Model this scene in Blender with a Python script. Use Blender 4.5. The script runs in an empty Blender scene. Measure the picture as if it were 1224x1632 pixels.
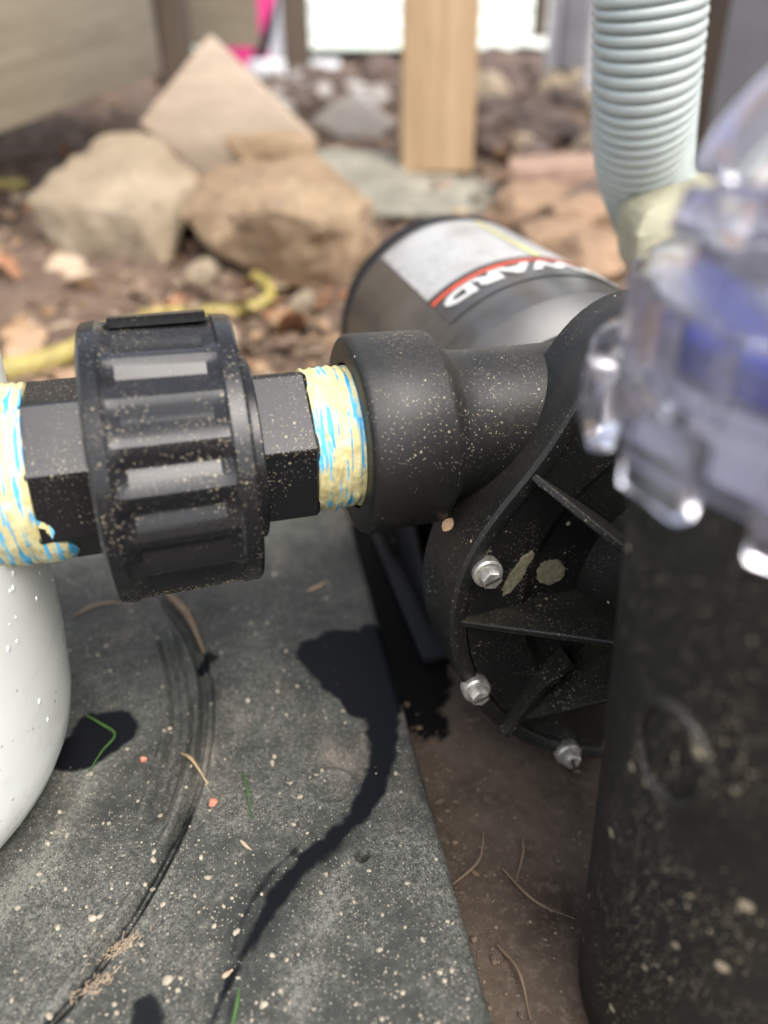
import bpy, bmesh, math, random
import numpy as np
from mathutils import Vector, Matrix, noise as mnoise

S = bpy.context.scene
COL = S.collection
R = math.radians
rnd = random.Random(7)

# ------------------------------------------------------------------ camera
CAM_H = 0.232
PITCH = R(30)
FPX = 1257.0
cam = bpy.data.cameras.new('camera')
camo = bpy.data.objects.new('camera', cam)
COL.objects.link(camo)
camo.location = (0, 0, CAM_H)
camo.rotation_euler = (R(90) - PITCH, 0, 0)
cam.sensor_fit = 'VERTICAL'
cam.sensor_height = 36
cam.lens = FPX / 1632 * 36
cam.clip_start = 0.01
cam.clip_end = 400
cam.dof.use_dof = True
cam.dof.focus_distance = 0.262
cam.dof.aperture_fstop = 4.8
S.camera = camo

# ------------------------------------------------------------------ sky and sun
W = bpy.data.worlds.new('World')
S.world = W
W.use_nodes = True
wn = W.node_tree.nodes
wl = W.node_tree.links
bgn = wn['Background']
sky = wn.new('ShaderNodeTexSky')
sky.sky_type = 'NISHITA'
sky.sun_disc = False
sky.sun_elevation = R(56)
sky.sun_rotation = R(150)
sky.air_density = 1.0
sky.dust_density = 4.0
hsv = wn.new('ShaderNodeHueSaturation')
hsv.inputs['Saturation'].default_value = 0.5
wl.new(sky.outputs[0], hsv.inputs['Color'])
wl.new(hsv.outputs[0], bgn.inputs['Color'])
bgn.inputs['Strength'].default_value = 0.15
sun = bpy.data.lights.new('sun', 'SUN')
sun.energy = 0.9
sun.angle = R(50)
sun.color = (1, 0.98, 0.95)
suno = bpy.data.objects.new('sun', sun)
COL.objects.link(suno)
SUN_AZ, SUN_EL = R(150), R(56)      # azimuth from +Y towards +X
suno.rotation_euler = Vector((math.sin(SUN_AZ) * math.cos(SUN_EL), math.cos(SUN_AZ) * math.cos(SUN_EL),
                              math.sin(SUN_EL))).to_track_quat('Z', 'Y').to_euler()
S.view_settings.view_transform = 'Standard'
S.view_settings.look = 'None'
S.view_settings.gamma = 1
S.view_settings.exposure = 1.45
S.cycles.max_bounces = 10
S.cycles.transmission_bounces = 10
S.cycles.caustics_refractive = True
S.cycles.caustics_reflective = False
S.cycles.use_denoising = True

# ------------------------------------------------------------------ picture helpers (where a photo pixel lies in the place)
CT, ST = math.cos(PITCH), math.sin(PITCH)


def ray(px, py):
    a, v = (px - 612) / FPX, (py - 816) / FPX
    return Vector((a, CT - v * ST, -(ST + v * CT)))


def PZ(px, py, z):
    r = ray(px, py)
    return Vector((0, 0, CAM_H)) + r * ((z - CAM_H) / r.z)


def PY(px, py, y):
    r = ray(px, py)
    return Vector((0, 0, CAM_H)) + r * (y / r.y)


# ------------------------------------------------------------------ object helpers
def link(name, mesh, mat=None, parent=None, loc=None, rot=None):
    o = bpy.data.objects.new(name, mesh)
    COL.objects.link(o)
    if mat is not None and mesh is not None and not mesh.materials:
        mesh.materials.append(mat)
    if parent is not None:
        o.parent = parent
    if loc is not None:
        o.location = loc
    if rot is not None:
        o.rotation_euler = rot
    return o


def tag(o, label, cat, group=None):
    o['label'] = label
    o['category'] = cat
    if group:
        o['group'] = group
    return o


def empty(name, loc, rz, label, cat, group=None):
    o = link(name, None, loc=loc, rot=(0, 0, rz))
    o.empty_display_size = 0.02
    return tag(o, label, cat, group)


def fin(bm, smooth=True, angle=35):
    me = bpy.data.meshes.new('m')
    bmesh.ops.recalc_face_normals(bm, faces=bm.faces)
    bm.to_mesh(me)
    bm.free()
    if smooth:
        me.polygons.foreach_set('use_smooth', [True] * len(me.polygons))
        me.set_sharp_from_angle(angle=R(angle))
    return me


def grid_mesh(verts, nu, nv, close_u=False, close_v=False, cap=(False, False), sharp=35):
    """verts: nv rings of nu points"""
    faces = []
    for j in range(nv - 1 + (1 if close_v else 0)):
        j2 = (j + 1) % nv
        for i in range(nu - 1 + (1 if close_u else 0)):
            i2 = (i + 1) % nu
            faces.append((j * nu + i, j * nu + i2, j2 * nu + i2, j2 * nu + i))
    if cap[0]:
        faces.append(tuple(range(nu))[::-1])
    if cap[1]:
        faces.append(tuple((nv - 1) * nu + i for i in range(nu)))
    me = bpy.data.meshes.new('m')
    me.from_pydata([tuple(v) for v in verts], [], faces)
    bm = bmesh.new()
    bm.from_mesh(me)
    bpy.data.meshes.remove(me)
    return fin(bm, True, sharp)


def lathe(profile, seg=64, axis='x', cap=(True, True), sharp=35, wob=None):
    """profile: list of (t, r) along the axis"""
    vs = []
    for t, r in profile:
        for k in range(seg):
            a = 2 * math.pi * k / seg
            rr = r if wob is None else r + wob(t, a)
            ca, sa = math.cos(a) * rr, math.sin(a) * rr
            vs.append({'x': (t, ca, sa), 'y': (ca, t, sa), 'z': (ca, sa, t)}[axis])
    return grid_mesh(vs, seg, len(profile), close_u=True, cap=cap, sharp=sharp)


def tube(path, rad, seg=10, sharp=60, cap=(True, True), ref=Vector((0, 0, 1))):
    path = [Vector(p) for p in path]
    n = len(path)
    vs = []
    for i, p in enumerate(path):
        t = (path[min(i + 1, n - 1)] - path[max(i - 1, 0)]).normalized()
        rf = ref if abs(t.dot(ref)) < 0.95 else Vector((1, 0, 0))
        u = t.cross(rf).normalized()
        w = u.cross(t)
        r = rad(i / (n - 1)) if callable(rad) else rad
        for k in range(seg):
            a = 2 * math.pi * k / seg
            vs.append(p + (u * math.cos(a) + w * math.sin(a)) * r)
    return grid_mesh(vs, seg, n, close_u=True, cap=cap, sharp=sharp)


def spline(pts, n):
    pts = [Vector(p) for p in pts]
    P = [pts[0] * 2 - pts[1]] + pts + [pts[-1] * 2 - pts[-2]]
    out = []
    m = len(pts) - 1
    for k in range(n):
        t = k / (n - 1) * m
        i = min(int(t), m - 1)
        u = t - i
        a, b, c, d = P[i:i + 4]
        out.append(0.5 * ((2 * b) + (c - a) * u + (2 * a - 5 * b + 4 * c - d) * u * u + (3 * b - a - 3 * c + d) * u ** 3))
    return out


def box(sx, sy, sz, bev=0.0, c=(0, 0, 0), rot=None, seg=2):
    bm = bmesh.new()
    bmesh.ops.create_cube(bm, size=1)
    bmesh.ops.scale(bm, vec=(sx, sy, sz), verts=bm.verts)
    if bev:
        bmesh.ops.bevel(bm, geom=bm.edges[:], offset=bev, segments=seg, affect='EDGES', profile=0.5)
    if rot is not None:
        bmesh.ops.transform(bm, matrix=rot.to_4x4() if hasattr(rot, 'to_4x4') else rot, verts=bm.verts)
    bmesh.ops.translate(bm, vec=c, verts=bm.verts)
    return fin(bm, True, 40)


def prism(outline, h, bev=0.0, basis=None):
    """outline (x,y) extruded by h along z; basis = 4x4"""
    bm = bmesh.new()
    vs = [bm.verts.new((x, y, 0)) for x, y in outline]
    f = bm.faces.new(vs)
    g = bmesh.ops.extrude_face_region(bm, geom=[f])
    bmesh.ops.translate(bm, vec=(0, 0, h), verts=[e for e in g['geom'] if isinstance(e, bmesh.types.BMVert)])
    if bev:
        bmesh.ops.bevel(bm, geom=bm.edges[:], offset=bev, segments=2, affect='EDGES', profile=0.5)
    if basis is not None:
        bmesh.ops.transform(bm, matrix=basis, verts=bm.verts)
    return fin(bm, True, 40)


def rock_mesh(sx, sy, sz, seed, cuts=7, rough=0.05, sub=4, detail=9.0):
    """a broken stone: a ball cut by random planes, then roughened"""
    rr = random.Random(seed)
    bm = bmesh.new()
    bmesh.ops.create_icosphere(bm, subdivisions=sub, radius=1)
    planes = []
    for _ in range(cuts):
        n = Vector((rr.gauss(0, 1), rr.gauss(0, 1), rr.gauss(0, 0.8))).normalized()
        planes.append((n, rr.uniform(0.55, 0.8)))
    off = Vector((seed * 3.1, seed * 1.7, seed * 0.3))
    for v in bm.verts:
        p = v.co.copy()
        for n, d in planes:
            e = p.dot(n) - d
            if e > 0:
                p -= n * e * 0.93
        p += v.co * rough * (mnoise.fractal(p * 2.3 + off, 1, 2, 4) + 0.5 * mnoise.noise(p * detail + off))
        v.co = Vector((p.x * sx, p.y * sy, p.z * sz))
    return fin(bm, True, 28)


# ------------------------------------------------------------------ material helpers
class N:
    def __init__(s, name):
        s.m = bpy.data.materials.new(name)
        s.m.use_nodes = True
        s.nt = s.m.node_tree
        s.b = s.nt.nodes['Principled BSDF']
        s.tc = s.nt.nodes.new('ShaderNodeTexCoord')
        s.co = s.tc.outputs['Object']

    def new(s, t, **k):
        n = s.nt.nodes.new(t)
        for a, v in k.items():
            setattr(n, a, v)
        return n

    def put(s, n, i, v):
        if v is None:
            return
        if hasattr(v, 'is_linked') or isinstance(v, bpy.types.NodeSocket):
            s.nt.links.new(v, n.inputs[i])
        else:
            if isinstance(v, (tuple, list)) and len(v) == 3 and len(getattr(n.inputs[i], 'default_value', (0,) * 3)) == 4:
                v = (*v, 1)
            n.inputs[i].default_value = v

    def scale(s, vec, rot=(0, 0, 0)):
        n = s.new('ShaderNodeMapping')
        s.put(n, 'Vector', s.co)
        n.inputs['Scale'].default_value = vec
        n.inputs['Rotation'].default_value = rot
        return n.outputs[0]

    def noise(s, sc, det=4, rough=0.55, vec=None, dist=0.0):
        n = s.new('ShaderNodeTexNoise')
        s.put(n, 'Vector', s.co if vec is None else vec)
        n.inputs['Scale'].default_value = sc
        n.inputs['Detail'].default_value = det
        n.inputs['Roughness'].default_value = rough
        n.inputs['Distortion'].default_value = dist
        return n.outputs['Fac']

    def vor(s, sc, out='Distance', vec=None, feature='F1', rand=1.0):
        n = s.new('ShaderNodeTexVoronoi', feature=feature)
        s.put(n, 'Vector', s.co if vec is None else vec)
        n.inputs['Scale'].default_value = sc
        n.inputs['Randomness'].default_value = rand
        return n.outputs[out]

    def ramp(s, f, a, b, va=0.0, vb=1.0):
        n = s.new('ShaderNodeMapRange')
        n.clamp = True
        s.put(n, 0, f)
        for i, v in zip((1, 2, 3, 4), (a, b, va, vb)):
            n.inputs[i].default_value = v
        return n.outputs[0]

    def mix(s, f, a, b):
        n = s.new('ShaderNodeMix', data_type='RGBA')
        s.put(n, 0, f)
        s.put(n, 6, a)
        s.put(n, 7, b)
        return n.outputs[2]

    def math(s, op, a, b=0.0, c=None):
        n = s.new('ShaderNodeMath', operation=op)
        s.put(n, 0, a)
        s.put(n, 1, b)
        if c is not None:
            s.put(n, 2, c)
        return n.outputs[0]

    def up(s):
        g = s.new('ShaderNodeNewGeometry')
        x = s.new('ShaderNodeSeparateXYZ')
        s.put(x, 0, g.outputs['Normal'])
        return x.outputs[2]

    def specks(s, sc, size, keep):
        """random flecks: cells of size 1/sc, flecks of relative radius size in a share keep of the cells"""
        d = s.vor(sc)
        c = s.vor(sc, 'Color')
        x = s.new('ShaderNodeSeparateColor')
        s.put(x, 0, c)
        r = s.math('MULTIPLY', x.outputs[1], size)
        near = s.math('LESS_THAN', d, r)
        return s.math('MULTIPLY', near, s.math('LESS_THAN', x.outputs[0], keep))

    def bump(s, h, strength=0.3, dist=0.001):
        n = s.new('ShaderNodeBump')
        n.inputs['Strength'].default_value = strength
        n.inputs['Distance'].default_value = dist
        s.put(n, 'Height', h)
        s.put(s.b, 'Normal', n.outputs[0])

    def done(s, col=None, rough=None, **k):
        s.put(s.b, 'Base Color', col)
        s.put(s.b, 'Roughness', rough)
        for a, v in k.items():
            s.put(s.b, a.replace('_', ' '), v)
        return s.m


def simple(name, col, rough=0.5, var=0.15, sc=60, bump=0.0, **k):
    n = N(name)
    f = n.noise(sc, 5)
    c2 = tuple(max(0, c * (1 - var)) for c in col)
    c1 = tuple(min(1, c * (1 + var)) for c in col)
    if bump:
        n.bump(f, bump, 1.0 / sc * 0.3)
    return n.done(n.mix(n.ramp(f, .3, .7), c2, c1), rough, **k)


def black_plastic(name, base=(0.012, 0.012, 0.0125), rough=0.36, dust=0.5, speck=0.3, grain=0.25, dustcol=(0.16, 0.14, 0.10), spec=.5, splash=False, bigk=0):
    """moulded black plastic with settled dust, grit flecks and a fine spark-eroded grain"""
    n = N(name)
    film = n.math('MULTIPLY', n.ramp(n.up(), -0.1, 1.0), n.ramp(n.noise(28, 5, .65), .35, .75))
    fine = n.ramp(n.noise(900, 3, .7), .46, .66)
    f1 = n.math('MULTIPLY', film, n.math('MULTIPLY_ADD', fine, .75, .25))
    f1 = n.math('MULTIPLY', f1, dust)
    c = n.mix(f1, base, dustcol)
    sp = n.math('MAXIMUM', n.specks(620, .30, speck * .7), n.specks(1700, .42, speck * 1.3))
    sp = n.math('MULTIPLY', sp, n.ramp(n.noise(40, 3, .6), .42, .66))
    big = n.specks(170, .17, speck * .22)
    sp = n.math('MAXIMUM', sp, big)
    if bigk:
        sp = n.math('MAXIMUM', sp, n.math('MULTIPLY', n.specks(170, .30, bigk), .7))
    if splash:
        xz = n.new('ShaderNodeSeparateXYZ')
        n.put(xz, 0, n.co)
        low = n.ramp(xz.outputs[2], -.022, -.042)
        sp = n.math('MAXIMUM', sp, n.math('MULTIPLY', n.math('MAXIMUM', n.specks(1300, .55, .8), n.specks(620, .42, .7)), n.math('GREATER_THAN', low, n.noise(160, 3))))
    c = n.mix(sp, c, (0.42, 0.36, 0.25))
    rr = n.math('ADD', n.math('MULTIPLY', n.noise(70, 4), .18), rough - .09)
    rr = n.math('ADD', rr, n.math('MULTIPLY', n.math('MAXIMUM', f1, sp), .35))
    n.put(n.b, 'Specular IOR Level', spec)
    n.bump(n.math('ADD', n.math('MULTIPLY', n.noise(1500, 2), grain), n.math('MULTIPLY', sp, .6)), .35, .0004)
    return n.done(c, rr)


M = {}
M['nut'] = black_plastic('black glossy moulded plastic', (.008, .0085, .010), .22, .26, .30, .02, splash=True, spec=.36)
M['pump'] = black_plastic('black grained pump plastic', (.011, .011, .0105), .45, .42, .22, .35, spec=.4)
M['face'] = black_plastic('black dirty pump face', (.010, .010, .0095), .42, .9, .3, .2, (.10, .09, .05), spec=.3)
M['strainer'] = black_plastic('black strainer plastic', (.011, .011, .010), .5, .3, .4, .35, spec=.34, bigk=.4)
M['motor'] = simple('dusty grey motor paint', (.050, .048, .045), .30, .35, 40)
M['motor_cap'] = simple('black motor end cap', (.010, .010, .011), .6, .2, 40, Specular_IOR_Level=.25)
M['steel'] = simple('stainless screw steel', (.62, .59, .52), .40, .5, 260, .2, Metallic=.7)

# thread sealant: yellow paste over blue, smeared around the thread
n = N('yellow and blue thread sealant')
v = n.scale((620, 50, 50))
f = n.noise(1, 8, .68, v, .5)
f3 = n.noise(1, 3, .5, n.scale((110, 75, 75)))
fb = n.ramp(n.math('ADD', n.math('MULTIPLY', f, .72), n.math('MULTIPLY', f3, .28)), .53, .55)
f2 = n.noise(1, 4, .6, n.scale((700, 55, 55)))
yel = n.mix(n.ramp(n.noise(260, 5), .3, .7), (.52, .44, .18), (.70, .64, .36))
yel = n.mix(n.ramp(n.noise(90, 4), .6, .75), yel, (.78, .76, .60))
blu = n.mix(n.ramp(f2, .4, .6), (.02, .28, .55), (.10, .50, .78))
n.bump(n.math('ADD', n.noise(420, 5), n.math('MULTIPLY', f, -1.5)), .7, .0008)
M['sealant'] = n.done(n.mix(fb, yel, blu), .42)

n = N('white canister plastic')
c = n.mix(n.ramp(n.noise(14, 5), .35, .65), (.70, .72, .67), (.77, .79, .74))
xz = n.new('ShaderNodeSeparateXYZ')
n.put(xz, 0, n.co)
grime = n.math('MULTIPLY', n.ramp(xz.outputs[2], .05, .0), n.ramp(n.noise(60, 6, .7), .42, .7))
c = n.mix(n.math('MULTIPLY', grime, .6), c, (.33, .30, .23))
c = n.mix(n.math('MULTIPLY', n.specks(420, .3, .16), .8), c, (.36, .30, .21))
c = n.mix(n.math('MULTIPLY', n.ramp(n.noise(1, 5, .7, n.scale((26, 26, 150))), .62, .7), .25), c, (.52, .52, .47))
M['white_pvc'] = n.done(c, n.ramp(n.noise(50, 4), .3, .7, .26, .42))
M['water'] = N('water drop').done((.68, .70, .67), .03, Coat_Weight=.6)
M['clear'] = N('clear lid plastic').done((.92, .91, .98), .13, Transmission_Weight=.97, IOR=1.40)
M['blue'] = simple('blue lid gasket', (.025, .04, .27), .35, .2, 80)
M['basket'] = simple('pale basket plastic', (.62, .62, .68), .4, .06, 60)
M['hose'] = simple('pale grey green hose plastic', (.385, .425, .405), .38, .05, 90)
M['stain'] = simple('dried mineral stain', (.20, .18, .11), .8, .35, 500, .3)

# ground of soil
n = N('brown soil with leaf mould')
a = n.noise(9, 8, .68)
b_ = n.noise(70, 6, .7)
c = n.mix(n.ramp(a, .35, .65), (.085, .050, .034), (.19, .125, .085))
c = n.mix(n.ramp(b_, .5, .68), c, (.27, .19, .13))
c = n.mix(n.specks(45, .45, .3), c, (.34, .24, .16))
n.bump(n.math('ADD', a, b_), .8, .02)
M['soil'] = n.done(c, .9)

n = N('stained concrete slab')
a = n.noise(11, 7, .6)
c = n.mix(n.ramp(a, .36, .64), (.032, .021, .013), (.125, .094, .070))
c = n.mix(n.ramp(n.noise(45, 5, .65), .55, .75), c, (.050, .031, .018))
c = n.mix(n.math('MULTIPLY', n.ramp(n.noise(240, 5, .75), .5, .66), .5), c, (.15, .115, .085))
c = n.mix(n.specks(500, .3, .15), c, (.20, .16, .11))
c = n.mix(n.specks(70, .2, .15), c, (.02, .015, .011))
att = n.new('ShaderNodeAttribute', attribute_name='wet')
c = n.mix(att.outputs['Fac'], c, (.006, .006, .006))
n.bump(n.noise(300, 6), .4, .001)
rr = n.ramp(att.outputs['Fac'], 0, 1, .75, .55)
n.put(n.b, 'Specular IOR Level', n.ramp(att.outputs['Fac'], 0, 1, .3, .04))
M['slab'] = n.done(c, rr)

# black plastic platform, dusted with sand; wet where the attribute says
n = N('sandy black platform plastic')
att = n.new('ShaderNodeAttribute', attribute_name='wet')
dst = n.new('ShaderNodeAttribute', attribute_name='dust')
fine = n.ramp(n.noise(1500, 3, .75), .44, .68)
fine2 = n.ramp(n.noise(620, 5, .8), .48, .66)
patch = n.ramp(n.noise(30, 7, .7), .38, .64)
pale = n.ramp(n.noise(38, 6, .7, n.scale((1, .35, 1), (0, 0, R(-25)))), .54, .68)
f = n.math('MULTIPLY', n.math('MAXIMUM', n.math('MULTIPLY', fine, .8), fine2), n.math('MULTIPLY_ADD', patch, 1.25, .06))
f = n.math('MULTIPLY', n.math('ADD', f, .10), dst.outputs['Fac'])
f = n.math('MAXIMUM', f, n.math('MULTIPLY', n.math('MULTIPLY', pale, n.math('MULTIPLY_ADD', fine, .5, .4)), dst.outputs['Fac']))
dry = n.math('SUBTRACT', 1.0, att.outputs['Fac'])
f = n.math('MULTIPLY', f, n.math('MULTIPLY_ADD', dry, .97, .03))
c = n.mix(f, (.013, .0145, .0135), n.mix(pale, (.185, .187, .16), (.33, .285, .23)))
sp = n.math('MAXIMUM', n.specks(1100, .40, .4), n.specks(420, .24, .16))
sp = n.math('MULTIPLY', sp, n.math('MULTIPLY_ADD', dry, .95, .05))
c = n.mix(n.math('MULTIPLY', sp, .6), c, (.36, .33, .26))
c = n.mix(att.outputs['Fac'], c, n.mix(sp, (.006, .0065, .008), (.03, .03, .03)))
rr = n.math('MULTIPLY_ADD', dry, .12, .46)
n.put(n.b, 'Specular IOR Level', n.math('MULTIPLY_ADD', dry, .20, .08))
n.bump(n.math('MULTIPLY', n.math('ADD', n.noise(1600, 3), n.math('ADD', sp, f)), dry), .5, .0006)
M['platform'] = n.done(c, rr)


def wood(name, c1, c2, sc=(60, 60, 5), rough=.7, knots=True):
    n = N(name)
    g = n.noise(1, 7, .6, n.scale(sc), .6)
    g2 = n.noise(1, 4, .5, n.scale(tuple(x * 5 for x in sc)))
    c = n.mix(n.ramp(g, .32, .68), c1, c2)
    c = n.mix(n.math('MULTIPLY', n.ramp(g2, .5, .7), .35), c, tuple(x * .55 for x in c1))
    n.bump(g2, .3, .001)
    return n.done(c, rough)


M['post_wood'] = wood('warm sawn post timber', (.36, .235, .125), (.50, .355, .21), (50, 50, 3))
M['beam_wood'] = wood('grey brown weathered timber', (.22, .185, .13), (.32, .275, .20), (3, 40, 40))
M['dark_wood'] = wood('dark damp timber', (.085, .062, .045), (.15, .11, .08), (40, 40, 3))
M['board_wood'] = wood('sand coloured offcut timber', (.33, .26, .19), (.44, .35, .26), (9, 9, 70))
M['grey_paint'] = simple('grey painted board', (.20, .20, .215), .6, .12, 12)
M['white_paint'] = simple('white painted timber', (.76, .76, .78), .55, .06, 8)
M['pink'] = simple('hot pink plastic', (.75, .05, .24), .4, .1, 10)
M['black_rubber'] = simple('black rubber strap', (.015, .015, .018), .6, .2, 40)


def stonemat(name, c1, c2, c3, sc=9):
    n = N(name)
    a = n.noise(sc, 8, .65)
    b = n.noise(sc * 5, 7, .7)
    c = n.mix(n.ramp(a, .35, .65), c1, c2)
    c = n.mix(n.ramp(n.noise(sc * 1.7, 6, .7, None, 1.2), .56, .66), c, c3)
    c = n.mix(n.math('MULTIPLY', n.ramp(b, .58, .72), .6), c, tuple(x * .4 for x in c1))
    n.bump(n.math('ADD', a, n.math('MULTIPLY', b, .8)), 1.0, .012)
    return n.done(c, .88)


M['pale_stone'] = stonemat('pale rough boulder', (.24, .185, .12), (.38, .305, .21), (.29, .205, .125))
M['tan_stone'] = stonemat('tan sandstone', (.22, .145, .085), (.37, .265, .16), (.20, .15, .11))
M['grey_stone'] = simple('grey green flagstone', (.215, .20, .155), .8, .4, 18, .7)
M['concrete'] = simple('pale grey paver', (.34, .31, .28), .8, .12, 25, .3)
M['brick'] = simple('salmon brick', (.30, .195, .14), .85, .2, 40, .4)
M['yellow_stone'] = simple('yellowish lichen stone', (.29, .275, .19), .8, .2, 30, .5)
M['brown_stone'] = simple('brown stone', (.24, .155, .095), .85, .35, 14, .8)
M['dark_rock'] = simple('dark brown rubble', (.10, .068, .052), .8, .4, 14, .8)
M['lawn'] = simple('sunlit lawn', (.10, .17, .05), .8, .4, 6)
M['siding'] = simple('white house siding', (.80, .80, .78), .6, .03, 3)
M['yellow_rope'] = simple('yellow rope', (.31, .25, .07), .6, .25, 120, .5)
M['cream'] = simple('cream plastic', (.62, .52, .26), .5, .1, 10)


def leafmat(name, a, b):
    n = N(name)
    c = n.mix(n.ramp(n.noise(45, 5), .35, .65), a, b)
    return n.done(c, .65)


M['leaf_tan'] = leafmat('tan dry leaf', (.25, .155, .085), (.35, .23, .13))
M['leaf_rust'] = leafmat('rust dry leaf', (.25, .115, .060), (.35, .18, .09))
M['leaf_pale'] = leafmat('pale dry leaf', (.32, .235, .155), (.42, .32, .22))
M['grass'] = leafmat('green grass blade', (.025, .07, .010), (.05, .12, .018))
M['straw'] = leafmat('straw stem', (.30, .21, .11), (.42, .31, .18))
M['twig'] = leafmat('brown twig', (.11, .075, .045), (.20, .14, .09))
M['grit'] = simple('sand grit', (.30, .265, .20), .8, .35, 700)
M['crumb'] = simple('brown soil crumb', (.12, .085, .058), .9, .5, 400)
M['red_grit'] = simple('salmon pebble', (.52, .19, .12), .6, .15, 300)

# label print on the motor
n = N('silver grey motor label')
v = n.scale((1, 1, 1))
rows = n.new('ShaderNodeTexWave', wave_type='BANDS', bands_direction='Y')
rows.inputs['Scale'].default_value = 55
n.put(rows, 'Vector', n.co)
txt = n.math('MULTIPLY', n.ramp(rows.outputs['Fac'], .55, .7), n.ramp(n.noise(1, 3, .7, n.scale((300, 120, 300))), .48, .56))
txt = n.math('MULTIPLY', txt, n.ramp(n.noise(24, 2), .4, .55))
c = n.mix(n.math('MULTIPLY', txt, .6), (.40, .395, .38), (.08, .08, .08))
c = n.mix(n.math('MULTIPLY', n.ramp(n.noise(30, 5), .5, .7), .5), c, (.22, .20, .17))
M['label'] = n.done(c, .38)
M['label_red'] = simple('red label stripe', (.55, .075, .035), .4, .1, 60)
M['label_white'] = simple('white label letters', (.55, .54, .51), .4, .06, 60)
M['label_black'] = simple('black label strip', (.025, .024, .023), .4, .2, 60)
M['label_yellow'] = simple('yellow warning stripe', (.60, .55, .20), .45, .1, 60)


def polydist(X, Y, pts):
    """distance of grid points to a polyline, with the position along it"""
    D = np.full(X.shape, 1e9)
    T = np.zeros(X.shape)
    m = len(pts) - 1
    for i in range(m):
        ax, ay = pts[i][:2]
        bx, by = pts[i + 1][:2]
        dx, dy = bx - ax, by - ay
        t = np.clip(((X - ax) * dx + (Y - ay) * dy) / (dx * dx + dy * dy + 1e-12), 0, 1)
        d = np.hypot(X - ax - t * dx, Y - ay - t * dy)
        k = d < D
        D = np.where(k, d, D)
        T = np.where(k, (i + t) / m, T)
    return D, T


def vnoise(X, Y, sc, seed=0, octs=4):
    r = np.random.default_rng(seed)
    out = np.zeros(X.shape)
    amp = 1.0
    for o in range(octs):
        G = r.random((64, 64))
        x, y = X * sc * 2 ** o + 1000, Y * sc * 2 ** o + 1000
        xi, yi = np.floor(x).astype(int), np.floor(y).astype(int)
        fx, fy = x - xi, y - yi
        fx, fy = fx * fx * (3 - 2 * fx), fy * fy * (3 - 2 * fy)
        g = lambda a, b: G[a % 64, b % 64]
        out += amp * ((g(xi, yi) * (1 - fx) + g(xi + 1, yi) * fx) * (1 - fy) + (g(xi, yi + 1) * (1 - fx) + g(xi + 1, yi + 1) * fx) * fy - .5)
        amp *= .5
    return out


def height_sheet(X, Y, Z, attrs):
    nv, nu = X.shape
    co = np.stack([X, Y, Z], -1).reshape(-1, 3)
    idx = np.arange(nu * nv).reshape(nv, nu)
    q = np.stack([idx[:-1, :-1], idx[:-1, 1:], idx[1:, 1:], idx[1:, :-1]], -1).reshape(-1, 4)
    me = bpy.data.meshes.new('m')
    me.vertices.add(len(co))
    me.vertices.foreach_set('co', co.ravel())
    me.loops.add(q.size)
    me.loops.foreach_set('vertex_index', q.ravel().astype(np.int32))
    me.polygons.add(len(q))
    me.polygons.foreach_set('loop_start', np.arange(0, q.size, 4, dtype=np.int32))
    me.polygons.foreach_set('use_smooth', np.ones(len(q), bool))
    me.update(calc_edges=True)
    for k, A in attrs.items():
        at = me.attributes.new(k, 'FLOAT', 'POINT')
        at.data.foreach_set('value', A.ravel().astype(np.float32))
    return me


SLAB = -0.025

# ------------------------------------------------------------------ ground, slab, far lawn
gy = [(-3, -.04), (.5, -.040), (.68, -.028), (.9, .022), (1.3, .072), (1.8, .11), (3.0, .165), (4.5, .20), (9, .22), (60, .22)]


def gz(x, y):
    for (a, za), (b, zb) in zip(gy, gy[1:]):
        if y <= b:
            t = max(0, (y - a) / (b - a))
            return za + (zb - za) * t
    return gy[-1][1]


nu, nv = 300, 320
yy = np.concatenate([np.linspace(-1.5, .5, 20), np.linspace(.5, 2.6, 220)[1:], np.geomspace(2.6, 8, 60)[1:], np.geomspace(8, 120, 22)[1:]])
xx = np.sign(np.linspace(-1, 1, nu)) * (np.abs(np.linspace(-1, 1, nu)) * 1.2 + np.abs(np.linspace(-1, 1, nu)) ** 9 * 90)
X, Y = np.meshgrid(xx, yy)
Z = np.interp(Y, [a for a, b in gy], [b for a, b in gy])
amp = np.clip((Y - .66) / .15, 0, 1) * np.clip((7 - Y) / 3, .1, 1)
Z = Z + amp * (vnoise(X, Y, 3, 3, 5) * .03 + vnoise(X, Y, 22, 5, 3) * .012)
ground = link('ground', height_sheet(X, Y, Z, {}), M['soil'])
ground['kind'] = 'structure'

nx_, ny_ = 260, 260
X, Y = np.meshgrid(np.linspace(-.20, .42, nx_), np.linspace(.02, .66, ny_))
Z = np.full(X.shape, SLAB) + vnoise(X, Y, 20, 9, 4) * .0015
e = np.minimum(np.minimum(X + .20, .42 - X), np.minimum(Y - .02, .66 - Y))
Z = np.where(e < .004, SLAB - .03, Z)
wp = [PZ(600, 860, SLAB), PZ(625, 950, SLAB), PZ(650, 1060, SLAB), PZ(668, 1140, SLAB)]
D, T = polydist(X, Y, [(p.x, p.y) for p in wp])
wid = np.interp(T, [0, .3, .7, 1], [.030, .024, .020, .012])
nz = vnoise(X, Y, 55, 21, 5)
wet = np.clip((wid - D + nz * .018) / .0015, 0, 1)  # blackens an uneven band of slab along the platform edge
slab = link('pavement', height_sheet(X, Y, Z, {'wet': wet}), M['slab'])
slab['kind'] = 'structure'

# a strip of sunlit lawn beyond the crawl space, and the house siding that closes the view
X, Y = np.meshgrid(np.linspace(-25, 25, 40), np.linspace(4.6, 40, 40))
lawn = link('lawn', height_sheet(X, Y, np.full(X.shape, .27) + vnoise(X, Y, 1.2, 2, 3) * .04, {}), M['lawn'])
lawn['kind'] = 'structure'

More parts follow.
